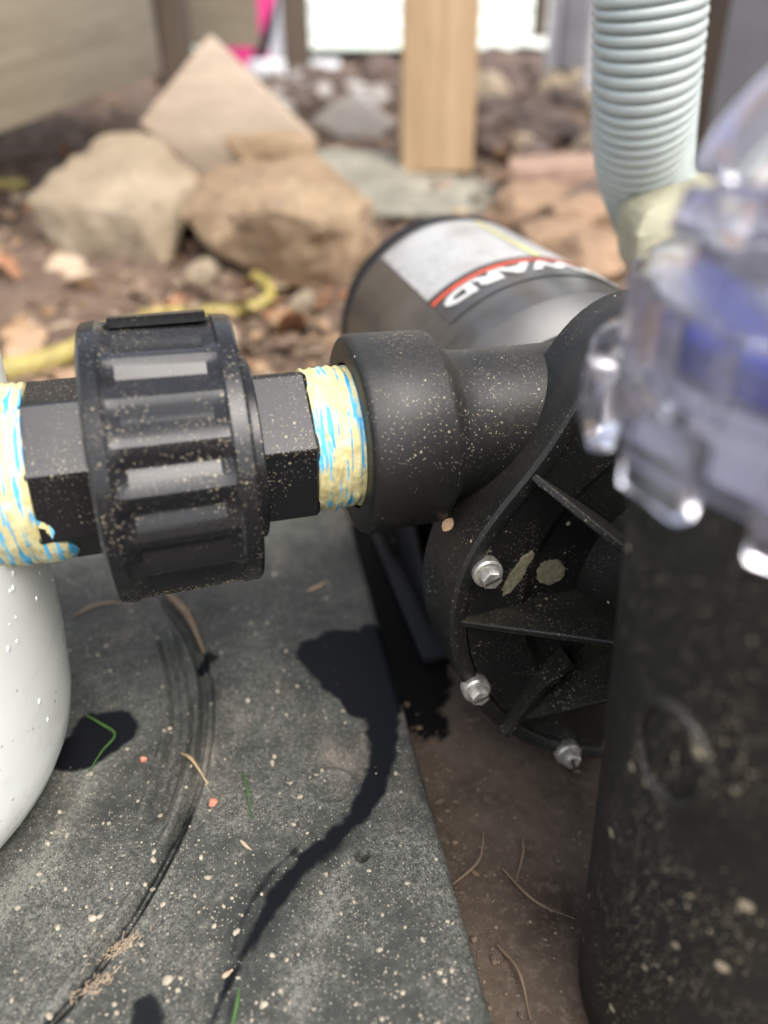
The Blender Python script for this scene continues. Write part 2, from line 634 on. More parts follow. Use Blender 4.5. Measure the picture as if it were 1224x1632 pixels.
# ------------------------------------------------------------------ black platform
e0, e1 = PZ(560, 830, 0), PZ(790, 1632, 0)
edir = (e0 - e1).normalized()
PA = math.atan2(-edir.x, edir.y)                     # yaw of the platform edge
plat = empty('equipment_platform', (e1.x, e1.y, SLAB), PA,
             'sandy black plastic platform with moulded grooves and a dark wet trail, under the pipe union', 'platform')
ca, sa = math.cos(PA), math.sin(PA)


def ploc(p):
    dx, dy = p[0] - e1.x, p[1] - e1.y
    return (dx * ca + dy * sa, -dx * sa + dy * ca)


def pp(px, py):
    return ploc(PZ(px, py, 0))


NX, NY = 430, 560
X, Y = np.meshgrid(np.linspace(-.30, 0, NX), np.linspace(-.06, .36, NY))
Z = np.zeros(X.shape) + vnoise(X, Y, 9, 4, 3) * .0006
# moulded arc channels: each a groove between two soft shoulders
def groove(pts, w, depth, shoulder=.0008):
    global Z
    D, T = polydist(X, Y, spline([Vector((*pp(*q), 0)) for q in pts], 60))
    taper = np.clip(np.minimum(T, 1 - T) * 14, 0, 1)
    Z -= depth * np.clip((w - D) / (w * .45), 0, 1) * taper
    Z += shoulder * np.exp(-((D - w * 1.35) / (w * .35)) ** 2) * taper
    return D, T


D1, T1 = groove([(262, 1000), (282, 1080), (287, 1160), (268, 1240), (243, 1312)], .0044, .0032, .0013)
D2, T2 = groove([(255, 940), (318, 1050), (330, 1150), (310, 1260), (262, 1370), (190, 1490), (75, 1640)], .0030, .0030, .0012)
D3, T3 = groove([(300, 1010), (322, 1090), (320, 1180), (300, 1270), (272, 1345)], .0016, .0016)
# round ejector mark and a small drilled hole
cx_, cy_ = pp(530, 1255)
Rr = np.hypot(X - cx_, Y - cy_)
Z += .0012 * np.exp(-((Rr - .0078) / .0008) ** 2)
Z += .0005 * np.exp(-((np.abs(X - cx_) - .0022) / .0006) ** 2) * (Rr < .0055)
hx, hy = pp(578, 1362)
Rh = np.hypot(X - hx, Y - hy)
Z -= .010 * np.clip((.0025 - Rh) / .0006, 0, 1)
# rounded edge along the right and the ends
eR = -X
Z -= np.where(eR < .004, .004 - np.sqrt(np.clip(.004 ** 2 - (.004 - eR) ** 2, 0, None)), 0)
nz = vnoise(X, Y, 70, 11, 5)
nzf = vnoise(X, Y, 300, 12, 3)


def wetline(pts, ws, soft=.0016, edge=.006):
    D, T = polydist(X, Y, spline([Vector((*pp(*q), 0)) for q in pts], 70))
    w = np.interp(T, np.linspace(0, 1, len(ws)), ws)
    return np.clip((w - D + nz * edge + nzf * .0016) / soft, 0, 1)


wet = wetline([(598, 1010), (604, 1080), (610, 1160), (602, 1240), (570, 1300), (500, 1360), (440, 1430), (400, 1500), (350, 1600), (335, 1650)],
              [.0095, .0095, .0075, .0060, .0048, .0034, .0024, .0016, .0011, .0009], edge=.0030)
wet = np.maximum(wet, wetline([(508, 1040), (545, 1035), (585, 1050)], [.0125, .0165, .016], edge=.004))
wet = np.maximum(wet, wetline([(520, 1050), (560, 1075), (592, 1110)], [.013, .016, .014], edge=.003))
wet = np.maximum(wet, wetline([(128, 1200), (160, 1172), (172, 1165)], [.011, .0135, .012], edge=.004))
wet = np.maximum(wet, wetline([(322, 1060), (338, 1048)], [.0032, .0036], edge=.003))
for q, ws in (([(560, 1330), (490, 1385), (440, 1440), (418, 1490)], [.0012, .0016, .0008, 0]), ([(480, 1345), (425, 1400), (385, 1470), (372, 1520)], [.0006, .0012, .0009, 0]),
              ([(392, 1540), (372, 1590), (360, 1640)], [.0003, .0010, .0008])):
    wet = np.maximum(wet, .8 * wetline(q, ws, soft=.0018, edge=.0022))
wet = np.maximum(wet, .85 * wetline([(240, 1690), (228, 1600)], [.006, .004], edge=.004))
wet = np.maximum(wet, .9 * np.clip((.0009 - np.abs(D2 - .001) + nzf * .0006) / .0008, 0, 1) * np.clip((T2 - .45) / .1, 0, 1))
wet = np.maximum(wet, .25 * np.clip((.0016 - D1) / .001, 0, 1))
# less sand on the damp strip beside the trail and round the canister foot
dust = np.ones(X.shape)
D, T = polydist(X, Y, [pp(590, 1200), pp(560, 1320), pp(430, 1440), pp(350, 1600)])
dust *= 1 - .5 * np.exp(-(D / .011) ** 2)
D, T = polydist(X, Y, [pp(120, 960), pp(330, 960), pp(560, 900)])
dust *= 1 - .62 * np.exp(-(D / .035) ** 2)  # shadow of the union painted in by thinning the dust below it
# dried white rings at the foot of the canister
wx, wy = ploc(Vector((-.2075, .2, 0)))
Rc = np.hypot(X - wx, Y - wy)
ringm = .8 * np.exp(-((Rc - .0985 - nz * .004) / .0045) ** 2) * np.clip((wy + .02 - Y) / .03, 0, 1)
for q, w_, a_ in (([(555, 1370), (510, 1470), (480, 1560), (470, 1640)], .0055, 1.1), ([(610, 1500), (690, 1570)], .005, .9), ([(400, 1330), (330, 1470), (330, 1540)], .005, .7),
                  ([(330, 1120), (322, 1230), (300, 1290)], .0022, .9)):
    D, T = polydist(X, Y, [pp(*p_) for p_ in q])
    dust += a_ * np.exp(-((D / w_) * (1 + 1.2 * nz)) ** 2) * np.clip(.5 + 1.6 * nz + .9 * nzf, 0, 1.3)
dust += 1.0 * np.exp(-((D2 - .0034) / .0013) ** 2) * np.clip((T2 - .35) / .1, 0, 1) * np.clip(.6 + 1.5 * nz, 0, 1)
dust = np.clip(dust + ringm * 1.6, 0, 2.4)
Z += .0
Z += -SLAB
me = height_sheet(X, Y, Z, {'wet': wet, 'dust': dust})
link('deck_plate', me, M['platform'], plat)
# its side walls
sb = bmesh.new()
yl = np.linspace(-.06, .36, 30)
for k in range(29):
    q = [sb.verts.new(c) for c in ((0, yl[k], 0), (0, yl[k + 1], 0), (0, yl[k + 1], -SLAB - .0041), (0, yl[k], -SLAB - .0041))]
    sb.faces.new(q)
for k in range(29):
    q = [sb.verts.new(c) for c in ((-.30 + k * .3 / 29, .36, 0), (-.30 + (k + 1) * .3 / 29, .36, 0), (-.30 + (k + 1) * .3 / 29, .36, -SLAB), (-.30 + k * .3 / 29, .36, -SLAB))]
    sb.faces.new(q)
bmesh.ops.remove_doubles(sb, verts=sb.verts, dist=1e-5)
link('skirt', fin(sb), M['pump'], plat)


# ------------------------------------------------------------------ white canister at the left
can = empty('filter_canister', (-.2075, .2, 0), 0, 'smooth white plastic canister with rounded foot, standing left on the black platform', 'canister')
prof = [(.0005, .0), (.0005, .077), (.002, .0825), (.006, .0865), (.013, .0898), (.024, .0922), (.05, .0942), (.09, .0946), (.13, .0952), (.158, .0958),
        (.163, .0948), (.168, .091), (.171, .082), (.172, .0)]
link('canister_wall', lathe(prof, 128, 'z', (False, False), 30), M['white_pvc'], can)
# outlet boss the pipe screws into
YAW = R(16)
p0 = Vector((-.115, .214, .121))
bossdir = Vector((math.cos(YAW), math.sin(YAW), 0))
rel = p0 - Vector((-.2075, .2, 0))
bo = link('outlet_boss', lathe([(-.05, .034), (.0, .034), (.003, .0325), (.003, .024)], 64, 'x', (True, True)), M['white_pvc'], can, rel - bossdir * .016, (0, 0, YAW))
# droplets on the wall
bm = bmesh.new()
for k in range(70):
    a = rnd.uniform(-1.35, .6)
    z = rnd.uniform(.03, .155)
    if rnd.random() < .55:
        z = rnd.uniform(.075, .10)
        a = rnd.uniform(-.9, .2)
    rr = np.interp(z, [t for t, r in prof], [r for t, r in prof])
    s_ = rnd.uniform(.0004, .0010) * (1.4 if rnd.random() < .1 else 1)
    mt = Matrix.Translation((math.cos(a) * rr, math.sin(a) * rr, z)) @ Matrix.Rotation(a, 4, 'Z') @ Matrix.Diagonal((.45, 1, rnd.uniform(.9, 1.3), 1))
    bmesh.ops.create_icosphere(bm, subdivisions=2, radius=s_, matrix=mt)
dr = link('water_drops', fin(bm, True, 180), M['water'], can)
dr['kind'] = 'stuff'

# ------------------------------------------------------------------ pipe union
un = empty('pipe_union', (p0.x, p0.y, p0.z), YAW, 'black ribbed pipe union nut with hex ends between white canister and pump', 'pipe fitting')


def rot_part(name, me, mat, parent, ang=0.0, s=0.0):
    return link(name, me, mat, parent, (s, 0, 0), (ang, 0, 0))


def loft_x(stations, nseg, sharp=22):
    vs = []
    for x, fn in stations:
        for k in range(nseg):
            a = 2 * math.pi * k / nseg
            r = fn(a)
            vs.append((x, r * math.cos(a), r * math.sin(a)))
    return grid_mesh(vs, nseg, len(stations), close_u=True, cap=(True, True), sharp=sharp)


# union nut with trapezoid grip ribs
NR = 20


def rib(R0, dep, shift=0.0):
    def fn(a):
        t = ((a + shift) / (2 * math.pi) * NR) % 1.0
        if t < .42:
            k = t / .42
        elif t < .47:
            k = 1
        else:
            k = 1 - (t - .47) / .53
        return R0 - dep * k
    return fn


def circ(r):
    return lambda a: r


N_S = .0276
st = [(0, circ(.032)), (0, circ(.0425)), (.0010, circ(.0436)), (.0052, circ(.0442)), (.0058, circ(.0437))]
st += [(.0068, rib(.0434, .0004)), (.0098, rib(.0434, .0025)), (.0345, rib(.0427, .0025)), (.0380, rib(.0425, .0004))]
st += [(.0388, circ(.0431)), (.0432, circ(.0428)), (.0442, circ(.0420)), (.0442, circ(.030))]
nut = rot_part('union_nut', loft_x(st, 360, 14), M['nut'], un, R(6), N_S)


def ngon(n_, r, rot=0.0):
    def fn(a):
        t = (a - rot) % (2 * math.pi / n_) - math.pi / n_
        return r * math.cos(math.pi / n_) / math.cos(t)
    return fn


def hexpart(n_, r, L, rot, ch=.0012):
    return loft_x([(0, circ(.015)), (0, ngon(n_, r - ch, rot)), (ch, ngon(n_, r, rot)), (L - ch, ngon(n_, r, rot)), (L, ngon(n_, r - ch, rot)), (L, circ(.015))], 48 * 5, 20)


# view direction of the camera in the cross-section: local -y tilted up by about 26 degrees
V = math.pi - R(26)
rot_part('hex_collar', hexpart(8, .0278, .0200, V + R(3)), M['nut'], un, 0, .0085)
rot_part('hex_collar', hexpart(6, .0265, .0195, V + R(7)), M['nut'], un, 0, .0732)
rot_part('neck_ring', lathe([(0, .020), (0, .0290), (.0006, .0296), (.0035, .0296), (.004, .0290), (.004, .020)], 72), M['nut'], un, 0, .0716)


def thread(L, r, n_th, seed):
    vs = []
    prf = []
    nst = 70
    for i in range(nst):
        t = i / (nst - 1)
        prf.append((t * L, r + .00022 * math.sin(t * n_th * 2 * math.pi)))
    prf = [(0, .016)] + prf + [(L, .016)]

    def wob(t, a):
        if t <= 0 or t >= L:
            return 0
        q = Vector((t * 260, math.cos(a) * 2.2, math.sin(a) * 2.2 + seed))
        q2 = Vector((t * 500, math.cos(a) * 9, math.sin(a) * 9 + seed))
        return .0005 * mnoise.noise(q) + .0004 * mnoise.noise(q2)
    return lathe(prf, 110, 'x', (True, True), 60, wob)


rot_part('sealed_thread', thread(.0170, .0276, 7, 3), M['sealant'], un, 0, -.0070)
rot_part('sealed_thread', thread(.0180, .0236, 6, 9), M['sealant'], un, 0, .0922)
# lug and moulded mark on top of the nut
lug = []
for a0 in (V - R(78),):
    vs = []
    na = 14
    for rr in (.0420, .0448):
        for x in (.0085, .0370):
            for i in range(na):
                a = a0 - R(9) + R(18) * i / (na - 1)
                vs.append((x, rr * math.cos(a), rr * math.sin(a)))
    bm = bmesh.new()
    bv = [bm.verts.new(v) for v in vs]
    g = lambda k, i: bv[k * na + i]
    for i in range(na - 1):
        bm.faces.new((g(2, i), g(2, i + 1), g(3, i + 1), g(3, i)))
        bm.faces.new((g(0, i), g(0, i + 1), g(2, i + 1), g(2, i)))
        bm.faces.new((g(1, i), g(1, i + 1), g(3, i + 1), g(3, i)))
    for i in (0, na - 1):
        bm.faces.new((g(0, i), g(1, i), g(3, i), g(2, i)))
    rot_part('grip_lug', fin(bm, True, 30), M['nut'], un, 0, N_S)
# yellow paste squeezed out under the left collar
def smear(t, a):
    d = (a - (V + R(70)) + math.pi) % (2 * math.pi) - math.pi
    w = math.exp(-(d / .75) ** 2)
    return -.0045 * (1 - w) + .0010 * mnoise.noise(Vector((t * 300, math.cos(a) * 5, math.sin(a) * 5)))


rot_part('sealant_smear', lathe([(0, .020), (.0, .0268), (.0030, .0282), (.0065, .0284), (.0100, .0276), (.0125, .0250), (.0125, .02)], 110, 'x', (True, True), 60, smear), M['sealant'], un, 0, .0065)

# ------------------------------------------------------------------ pump
AL = R(13)
PC = Vector((.110, .238, SLAB))
ZC = .0904                               # centre of the cover above the slab
pump = empty('pool_pump', PC, AL, 'black plastic pool pump with round bolted cover, labelled motor and clear strainer lid', 'pump')
pca, psa = math.cos(AL), math.sin(AL)


def Lp(p):
    dx, dy = p[0] - PC.x, p[1] - PC.y
    return Vector((dx * pca + dy * psa, -dx * psa + dy * pca, p[2] - PC.z))


def face_pt(px, py, yl=0.0):
    """photo pixel on the plane of the cover, in pump coordinates"""
    r = ray(px, py)
    nrm = Vector((-psa, pca, 0))
    o_ = Vector((0, 0, CAM_H))
    t = ((PC - o_).dot(nrm) + yl) / r.dot(nrm)
    return Lp(o_ + r * t)


RC = .0895
# cover ring and cover face
def flat(t, a):
    d = (a - R(141) + math.pi) % (2 * math.pi) - math.pi
    e = (a - R(108) + math.pi) % (2 * math.pi) - math.pi
    return -.0065 * math.exp(-(d / .42) ** 2) + .013 * math.exp(-(e / .32) ** 2)


ring = lathe([(.004, RC - .0065), (.0006, RC - .0058), (.0, RC - .0045), (.0, RC - .0012), (.0014, RC), (.0300, RC + .0018), (.0320, RC), (.0320, .05)], 160, 'y', (False, False), 30, flat)
link('cover_ring', ring, M['pump'], pump, (0, 0, ZC))
face = lathe([(.004, RC - .0064), (.0018, RC - .0068), (.0022, .062), (.0050, .058), (.0050, .034), (.002, .031), (.002, .0)], 160, 'y', (False, False), 30, lambda t, a: flat(t, a) if t == .004 else 0)
link('cover_plate', face, M['face'], pump, (0, 0, ZC))
# neck from the cover to the strainer
link('suction_neck', lathe([(.005, .040), (-.004, .0365), (-.012, .034), (-.075, .034)], 72, 'y', (False, False), 30), M['face'], pump, (.0, 0, ZC))


def rib_part(ang, r0, r1, depth, th=.0026, name='cover_rib', mat='face', step=0.62):
    """a gusset that is flush at the rim and grows towards the neck"""
    bm = bmesh.new()
    out = [(r0, .0046), (r0, -.0006), (r1 + (r0 - r1) * (1 - step), -depth * step), (r1, -depth), (r1, .0074)]
    fr = []
    for s in (-1, 1):
        fr.append([bm.verts.new((r * math.cos(ang) + s * th / 2 * -math.sin(ang), y, r * math.sin(ang) + s * th / 2 * math.cos(ang))) for r, y in out])
    bm.faces.new(fr[0])
    bm.faces.new(fr[1][::-1])
    for i in range(len(out)):
        j = (i + 1) % len(out)
        bm.faces.new((fr[0][i], fr[0][j], fr[1][j], fr[1][i]))
    bmesh.ops.recalc_face_normals(bm, faces=bm.faces)
    bmesh.ops.bevel(bm, geom=bm.edges[:], offset=.0005, segments=1, affect='EDGES')
    return link(name, fin(bm, True, 30), M[mat], pump, (0, 0, ZC))


for px, py in ((850, 760), (725, 995), (800, 1160)):
    q = face_pt(px, py)
    a = math.atan2(q.z - ZC, q.x)
    rib_part(a, min(math.hypot(q.x, q.z - ZC), RC - .004), .033, .030)
for a in (R(280), R(325), R(10), R(55), R(95)):
    rib_part(a, RC - .005, .033, .030)
# low web between two ribs
q0, q1, q2 = face_pt(860, 1085), face_pt(800, 1160), face_pt(905, 1045)
bm = bmesh.new()
for (pa, pb) in ((q0, q2), (q0, q1)):
    d = (pb - pa)
    nn = Vector((-d.z, 0, d.x)).normalized() * .0012
    vs = []
    for y in (.0046, -.005):
        for s in (-1, 1):
            for p in (pa, pb):
                vs.append(bm.verts.new((p.x + nn.x * s, y, p.z + nn.z * s)))
    for f in ((0, 1, 3, 2), (4, 5, 7, 6), (0, 1, 5, 4), (2, 3, 7, 6), (0, 2, 6, 4), (1, 3, 7, 5)):
        bm.faces.new([vs[i] for i in f])
link('cover_web', fin(bm, True, 30), M['face'], pump)

# screws: washer head with a domed hexagon and a slot
def screw_mesh():
    bm = bmesh.new()
    def ringv(r, y, n_=24, hx=False):
        out = []
        for k in range(n_):
            a = 2 * math.pi * k / n_
            rr = r
            if hx:
                t = a % (math.pi / 3) - math.pi / 6
                rr = r * math.cos(math.pi / 6) / math.cos(t)
            out.append(bm.verts.new((rr * math.cos(a), y, rr * math.sin(a))))
        return out
    rs = [ringv(.0052, .003), ringv(.0053, -.0008), ringv(.0048, -.0016), ringv(.0038, -.0018), ringv(.0037, -.0046, hx=True), ringv(.0031, -.0054, hx=True)]
    for a, b in zip(rs, rs[1:]):
        for k in range(24):
            bm.faces.new((a[k], a[(k + 1) % 24], b[(k + 1) % 24], b[k]))
    bm.faces.new(rs[-1][::-1])
    return fin(bm, True, 30)


SM = screw_mesh()
SLOT = box(.0056, .0012, .0011, .0002)
M['slot'] = simple('dark screw slot', (.05, .045, .04), .6, .2, 200)
for k, (px, py) in enumerate(((772, 905), (755, 1090), (900, 1192))):
    q = face_pt(px, py, .002)
    s = link('cover_screw', SM, M['steel'], pump, (q.x, -.001, q.z), (0, rnd.uniform(0, 1.0), 0))
    link('slot', SLOT, M['slot'], s, (0, -.0051, 0), (0, [-.55, -.6, .5][k], 0))
for a in (R(295), R(340), R(25), R(70), R(112)):
    s = link('cover_screw', SM, M['steel'], pump, ((RC - .0115) * math.cos(a), -.001, ZC + (RC - .0115) * math.sin(a)), (0, a, 0))
    link('slot', SLOT, M['slot'], s, (0, -.0051, 0), (0, a, 0))
# round dried mineral mark and a smear on the cover
def blotch(px, py, rx, rz, rot, seed, yl):
    q = face_pt(px, py, yl)
    bm = bmesh.new()
    vs = []
    nseg = 40
    for k in range(nseg):
        a = 2 * math.pi * k / nseg
        w = 1 + (.30 if rx != .0052 else .10) * mnoise.noise(Vector((math.cos(a) * 2.5, math.sin(a) * 2.5, seed))) + .12 * mnoise.noise(Vector((math.cos(a) * 7, math.sin(a) * 7, seed)))
        x, z = rx * w * math.cos(a), rz * w * math.sin(a)
        vs.append((x * math.cos(rot) - z * math.sin(rot), x * math.sin(rot) + z * math.cos(rot)))
    top = [bm.verts.new((x, -.0004, z)) for x, z in vs]
    bot = [bm.verts.new((x * 1.04, .0006, z * 1.04)) for x, z in vs]
    bm.faces.new(top)
    for k in range(nseg):
        bm.faces.new((top[k], top[(k + 1) % nseg], bot[(k + 1) % nseg], bot[k]))
    return link('mineral_stain', fin(bm, True, 20), M['stain'], pump, (q.x, yl, q.z))


blotch(878, 912, .0052, .0050, 0, 1.5, .0045)
blotch(825, 915, .0022, .0085, R(-28), 4.5, .0014)
blotch(772, 878, .0012, .0036, R(-25), 8.5, .0012)

# volute behind the ring, with a bolted ear
link('volute', lathe([(.0325, .078), (.038, .080), (.050, .078), (.060, .070), (.066, .050)], 128, 'y', (True, True), 30, lambda t, a: .9 * flat(t, a)), M['pump'], pump, (0, 0, ZC))
# discharge hub and neck, along the pipe axis
hub = link('discharge_hub', lathe([(.013, .0240), (0, .0246), (0, .0318), (.0007, .0329), (.0022, .0337), (.0262, .0331), (.0280, .0325), (.0294, .0308), (.0312, .0282), (.0340, .0262), (.0390, .0252), (.0460, .0249), (.105, .0248)],
                                  120, 'x', (True, False), 50), M['pump'], pump)
hp = p0 + bossdir * .1072
hub.location = Lp(hp)
hub.rotation_euler = (0, 0, YAW - AL)

# seal plate and motor
MZ = ZC + .006
link('seal_plate', lathe([(.064, .060), (.066, .072), (.074, .074), (.082, .072), (.090, .066)], 96, 'y', (True, True), 30), M['pump'], pump, (0, 0, ZC))
MR = .0730
link('motor_shell', lathe([(.088, .055), (.095, .066), (.104, MR), (.285, MR), (.288, MR - .0015)], 128, 'y', (True, True), 30), M['motor'], pump, (0, 0, MZ))
link('motor_end_cap', lathe([(.288, MR - .004), (.288, MR - .0006), (.290, MR + .0004), (.300, MR + .0004), (.306, MR - .006), (.309, .05), (.309, .0)], 128, 'y', (True, False), 30), M['motor_cap'], pump, (0, 0, MZ))


def wrap(me, y0, a_mid, rad):
    """bend a flat mesh (u along the reading direction, v up) round the motor so that it reads from the far side"""
    for v in me.vertices:
        u, w, h = v.co
        a = a_mid + u / rad
        r = rad + h
        v.co = (r * math.cos(a), y0 - w, r * math.sin(a))
    me.update()
    return me


def strip(u0, u1, v0, v1, h, nu=60):
    bm = bmesh.new()
    top = [[bm.verts.new((u0 + (u1 - u0) * i / nu, vv, h)) for i in range(nu + 1)] for vv in (v0, v1)]
    for i in range(nu):
        bm.faces.new((top[0][i], top[0][i + 1], top[1][i + 1], top[1][i]))
    return fin(bm, True, 60)


UL, UR = -.060, .052                      # label extent round the shell
YB = .160                                 # where the letters' baseline lies
AM = R(92)
plate_y = YB
lab = link('motor_label', wrap(strip(UL, UR, -.118, -.0105, .0005), plate_y, AM, MR), M['label'], pump, (0, 0, MZ))
link('name_strip', wrap(strip(UL, UR, -.0100, .024, .0005), plate_y, AM, MR), M['motor'], lab)
link('stripe', wrap(strip(UL, UR, -.0080, -.0035, .0009), plate_y, AM, MR), M['label_red'], lab)
link('spec_strip', wrap(strip(UL, UR, -.0140, -.0092, .0008), plate_y, AM, MR), M['label_black'], lab)
link('warning_stripe', wrap(strip(-.012, -.008, -.112, -.0150, .0009, 6), plate_y, AM, MR), M['label_yellow'], lab)
cu = bpy.data.curves.new('t', 'FONT')
cu.body = 'HAYWARD'
cu.size = .0225
cu.extrude = .0002
cu.offset = .0011
cu.resolution_u = 3
cu.align_x = 'RIGHT'
to = bpy.data.objects.new('t', cu)
COL.objects.link(to)
bpy.context.view_layer.update()
tm = bpy.data.meshes.new_from_object(to.evaluated_get(bpy.context.evaluated_depsgraph_get()))
bpy.data.objects.remove(to)
bm = bmesh.new()
bm.from_mesh(tm)
bmesh.ops.triangulate(bm, faces=bm.faces)
bmesh.ops.subdivide_edges(bm, edges=[e for e in bm.edges if e.calc_length() > .003], cuts=2)
for v_ in bm.verts:
    v_.co = Vector((v_.co.x + UR - .004, v_.co.y * .82, v_.co.z + .0010))
tm2 = fin(bm, False)
link('lettering', wrap(tm2, plate_y, AM, MR), M['label_white'], lab)

# motor feet under the shell, with a gusseted bracket seen below the hub
link('motor_foot', box(.130, .12, .006, .002), M['motor_cap'], pump, (-.012, .135, .0035))
for x in (-.068, -.040, -.012, .016):
    link('foot_gusset', prism([(0, 0), (.075, 0), (.012, .046), (0, .046)], .004, .0006,
                              Matrix(((0, 0, 1, x), (-1, 0, 0, .160), (0, 1, 0, .0066), (0, 0, 0, 1)))), M['motor_cap'], pump)
link('foot_saddle', box(.12, .05, .052, .004), M['face'], pump, (-.012, .186, .034))

# strainer pot in front
SP = Lp(Vector((.1020, .138, SLAB)))
pot = link('strainer_pot', lathe([(.0005, .0), (.0005, .0385), (.004, .0405), (.06, .0435), (.12, .0468), (.172, .0500), (.176, .0512), (.190, .0512), (.192, .0500), (.192, .039), (.10, .039)],
                                 128, 'z', (True, True), 30), M['strainer'], pump, SP)
# embossed ring with a wedge inside, facing the camera
ea = math.atan2(-.138 + .02, -.1085) - AL
ea = None
q = PZ(1062, 1200, .06)
hit = Lp(q)


def pot_r(z):
    return np.interp(z, [.004, .06, .12, .172], [.0405, .0435, .0468, .0500])


# find where the camera ray through the mark meets the pot
def pot_hit(px, py):
    r = ray(px, py)
    best = None
    c0 = Vector((.1020, .138))
    for k in range(400):
        t = .05 + k * .0006
        p = Vector((0, 0, CAM_H)) + r * t
        if (Vector((p.x, p.y)) - c0).length <= pot_r(p.z - SLAB):
            return p
    return Vector((0, 0, CAM_H)) + r * .18


h0 = pot_hit(1070, 1200)
hl = Lp(h0) - SP
a_c = math.atan2(hl.y, hl.x)
z_c = hl.z
def on_pot(da, dz, out):
    z = z_c + dz
    r = pot_r(z) + out
    return Vector((r * math.cos(a_c + da / r), r * math.sin(a_c + da / r), z))
path = [on_pot(.0095 * math.cos(t), .0125 * math.sin(t), .0002) for t in np.linspace(0, 2 * math.pi, 60)]
link('embossed_ring', tube(path, .0019, 8, 80, (False, False)), M['strainer'], pump, SP)
path = [on_pot(x, z, .0) for x, z in ((-.004, -.009), (.001, .006), (.004, -.009))]
link('embossed_mark', tube(path, .0014, 8, 80), M['strainer'], pump, SP)
path = [on_pot(-.004 + .001 * t, -.026 - .03 * t, 0) for t in np.linspace(0, 1, 8)]
link('mould_seam', tube(path, .0013, 8, 80), M['strainer'], pump, SP)

# clear lid with blue gasket
LZ = .1955
LIDR = .0585
lid = link('strainer_lid', lathe([(.004, .0520), (.0, .0530), (.0, LIDR - .001), (.0015, LIDR), (.010, LIDR), (.0115, LIDR - .0022), (.026, LIDR - .0030), (.029, LIDR - .005), (.033, .046), (.034, .028), (.034, .0)],
                                 96, 'z', (False, False), 30), M['clear'], pump, SP + Vector((0, 0, LZ)))
inner = lathe([(.004, .0520), (.024, .0512), (.0285, .0450), (.0290, .028), (.029, .0)], 96, 'z', (False, False), 30)
bm = bmesh.new()
bm.from_mesh(lid.data)
bm.from_mesh(inner)
bmesh.ops.remove_doubles(bm, verts=bm.verts, dist=2e-5)
bmesh.ops.recalc_face_normals(bm, faces=bm.faces)
bm.to_mesh(lid.data)
bm.free()
link('gasket', lathe([(.0015, .0400), (.0015, .0500), (.0075, .0504), (.0090, .0488), (.0090, .0400), (.0015, .0400)], 96, 'z', (False, False), 30), M['blue'], lid, (0, 0, .0130))
link('basket_rim', lathe([(-.03, .0385), (.010, .0390), (.0115, .0390), (.0115, .034), (.009, .033), (.0075, .012), (.0075, .0)], 72, 'z', (False, False), 30), M['basket'], lid)  # basket rim; its pale centre disc is added to brighten the lid
link('pale_fill_ring', lathe([(.0, .0510), (.0, .0518), (.0115, .0514), (.0115, .0490), (.009, .0490)], 96, 'z', (False, False), 30), M['basket'], lid, (0, 0, .0015))  # pale ring added just inside the wall to lighten the clear lid
for k in range(14):
    a = R(8) + 2 * math.pi * k / 14
    link('lid_lug', box(.0055, .0165, .0150, .0018), M['clear'], lid, ((LIDR + .0018) * math.cos(a), (LIDR + .0018) * math.sin(a), .0035), (0, 0, a))
for k in range(28):
    a = 2 * math.pi * k / 28
    link('grip_rib', box(.0024, .0032, .0150, .0007), M['clear'], lid, ((LIDR - .0022) * math.cos(a), (LIDR - .0022) * math.sin(a), .0190), (0, 0, a))
for k in range(8):
    a = R(20) + 2 * math.pi * k / 8
    link('lid_rib', box(.034, .0030, .007, .001), M['clear'], lid, (.030 * math.cos(a), .030 * math.sin(a), .0385), (0, 0, a))
# upright handle bar across the lid
path = spline([(-.046, .012, .034), (-.040, .012, .050), (-.022, .010, .064), (.0, .008, .070), (.022, .006, .064), (.040, .004, .050), (.046, .004, .034)], 40)
link('lid_handle', tube(path, .0065, 14, 80), M['clear'], lid)

# ------------------------------------------------------------------ corrugated hose
hs = [PY(1040, -130, .43), PY(1037, 0, .43), PY(1028, 150, .44), PY(1027, 250, .46), PY(1044, 330, .50), PY(1075, 420, .54), PY(1110, 500, .60)]
hpth = spline(hs, 620)
ln = [0]
for a, b in zip(hpth, hpth[1:]):
    ln.append(ln[-1] + (b - a).length)
HT = ln[-1]
HP = .0066


def hose_r(t):
    l = t * HT
    ph = (l / HP) % 1
    return   .0248 + .0011 * (1 - (abs(ph - .5) * 2) ** 2.2) - .0016 * (1 if ph < .1 or ph > .9 else 0)


hose = link('corrugated_hose', tube(hpth, hose_r, 48, 80, ref=Vector((0, 1, 0))), M['hose'])
tag(hose, 'pale grey-green corrugated hose coming down behind the pump', 'hose')

# ------------------------------------------------------------------ timber and boards in the background
def slab_px(name, pts, Y, thick, mat, label, cat, bev=.002, group=None):
    """a flat board whose outline is given at distance Y, with a real thickness behind it"""
    w = [PY(px, py, Y) for px, py in pts]
    c = sum(w, Vector()) / len(w)
    me = prism([(p.x - c.x, p.z - c.z) for p in w], thick, bev, Matrix(((1, 0, 0, 0), (0, 0, 1, 0), (0, 1, 0, 0), (0, 0, 0, 1))))
    o = link(name, me, mat, loc=c)
    return tag(o, label, cat, group)


a, b = PY(640, 275, 1.28), PY(752, 284, 1.28)
pw = b.x - a.x
post = link('timber_post', box(pw, pw, 1.5, .003), M['post_wood'], loc=((a.x + b.x) / 2, 1.28 + pw / 2, a.z + .75))
tag(post, 'warm tan square timber post standing on the flagstone behind the motor', 'post')

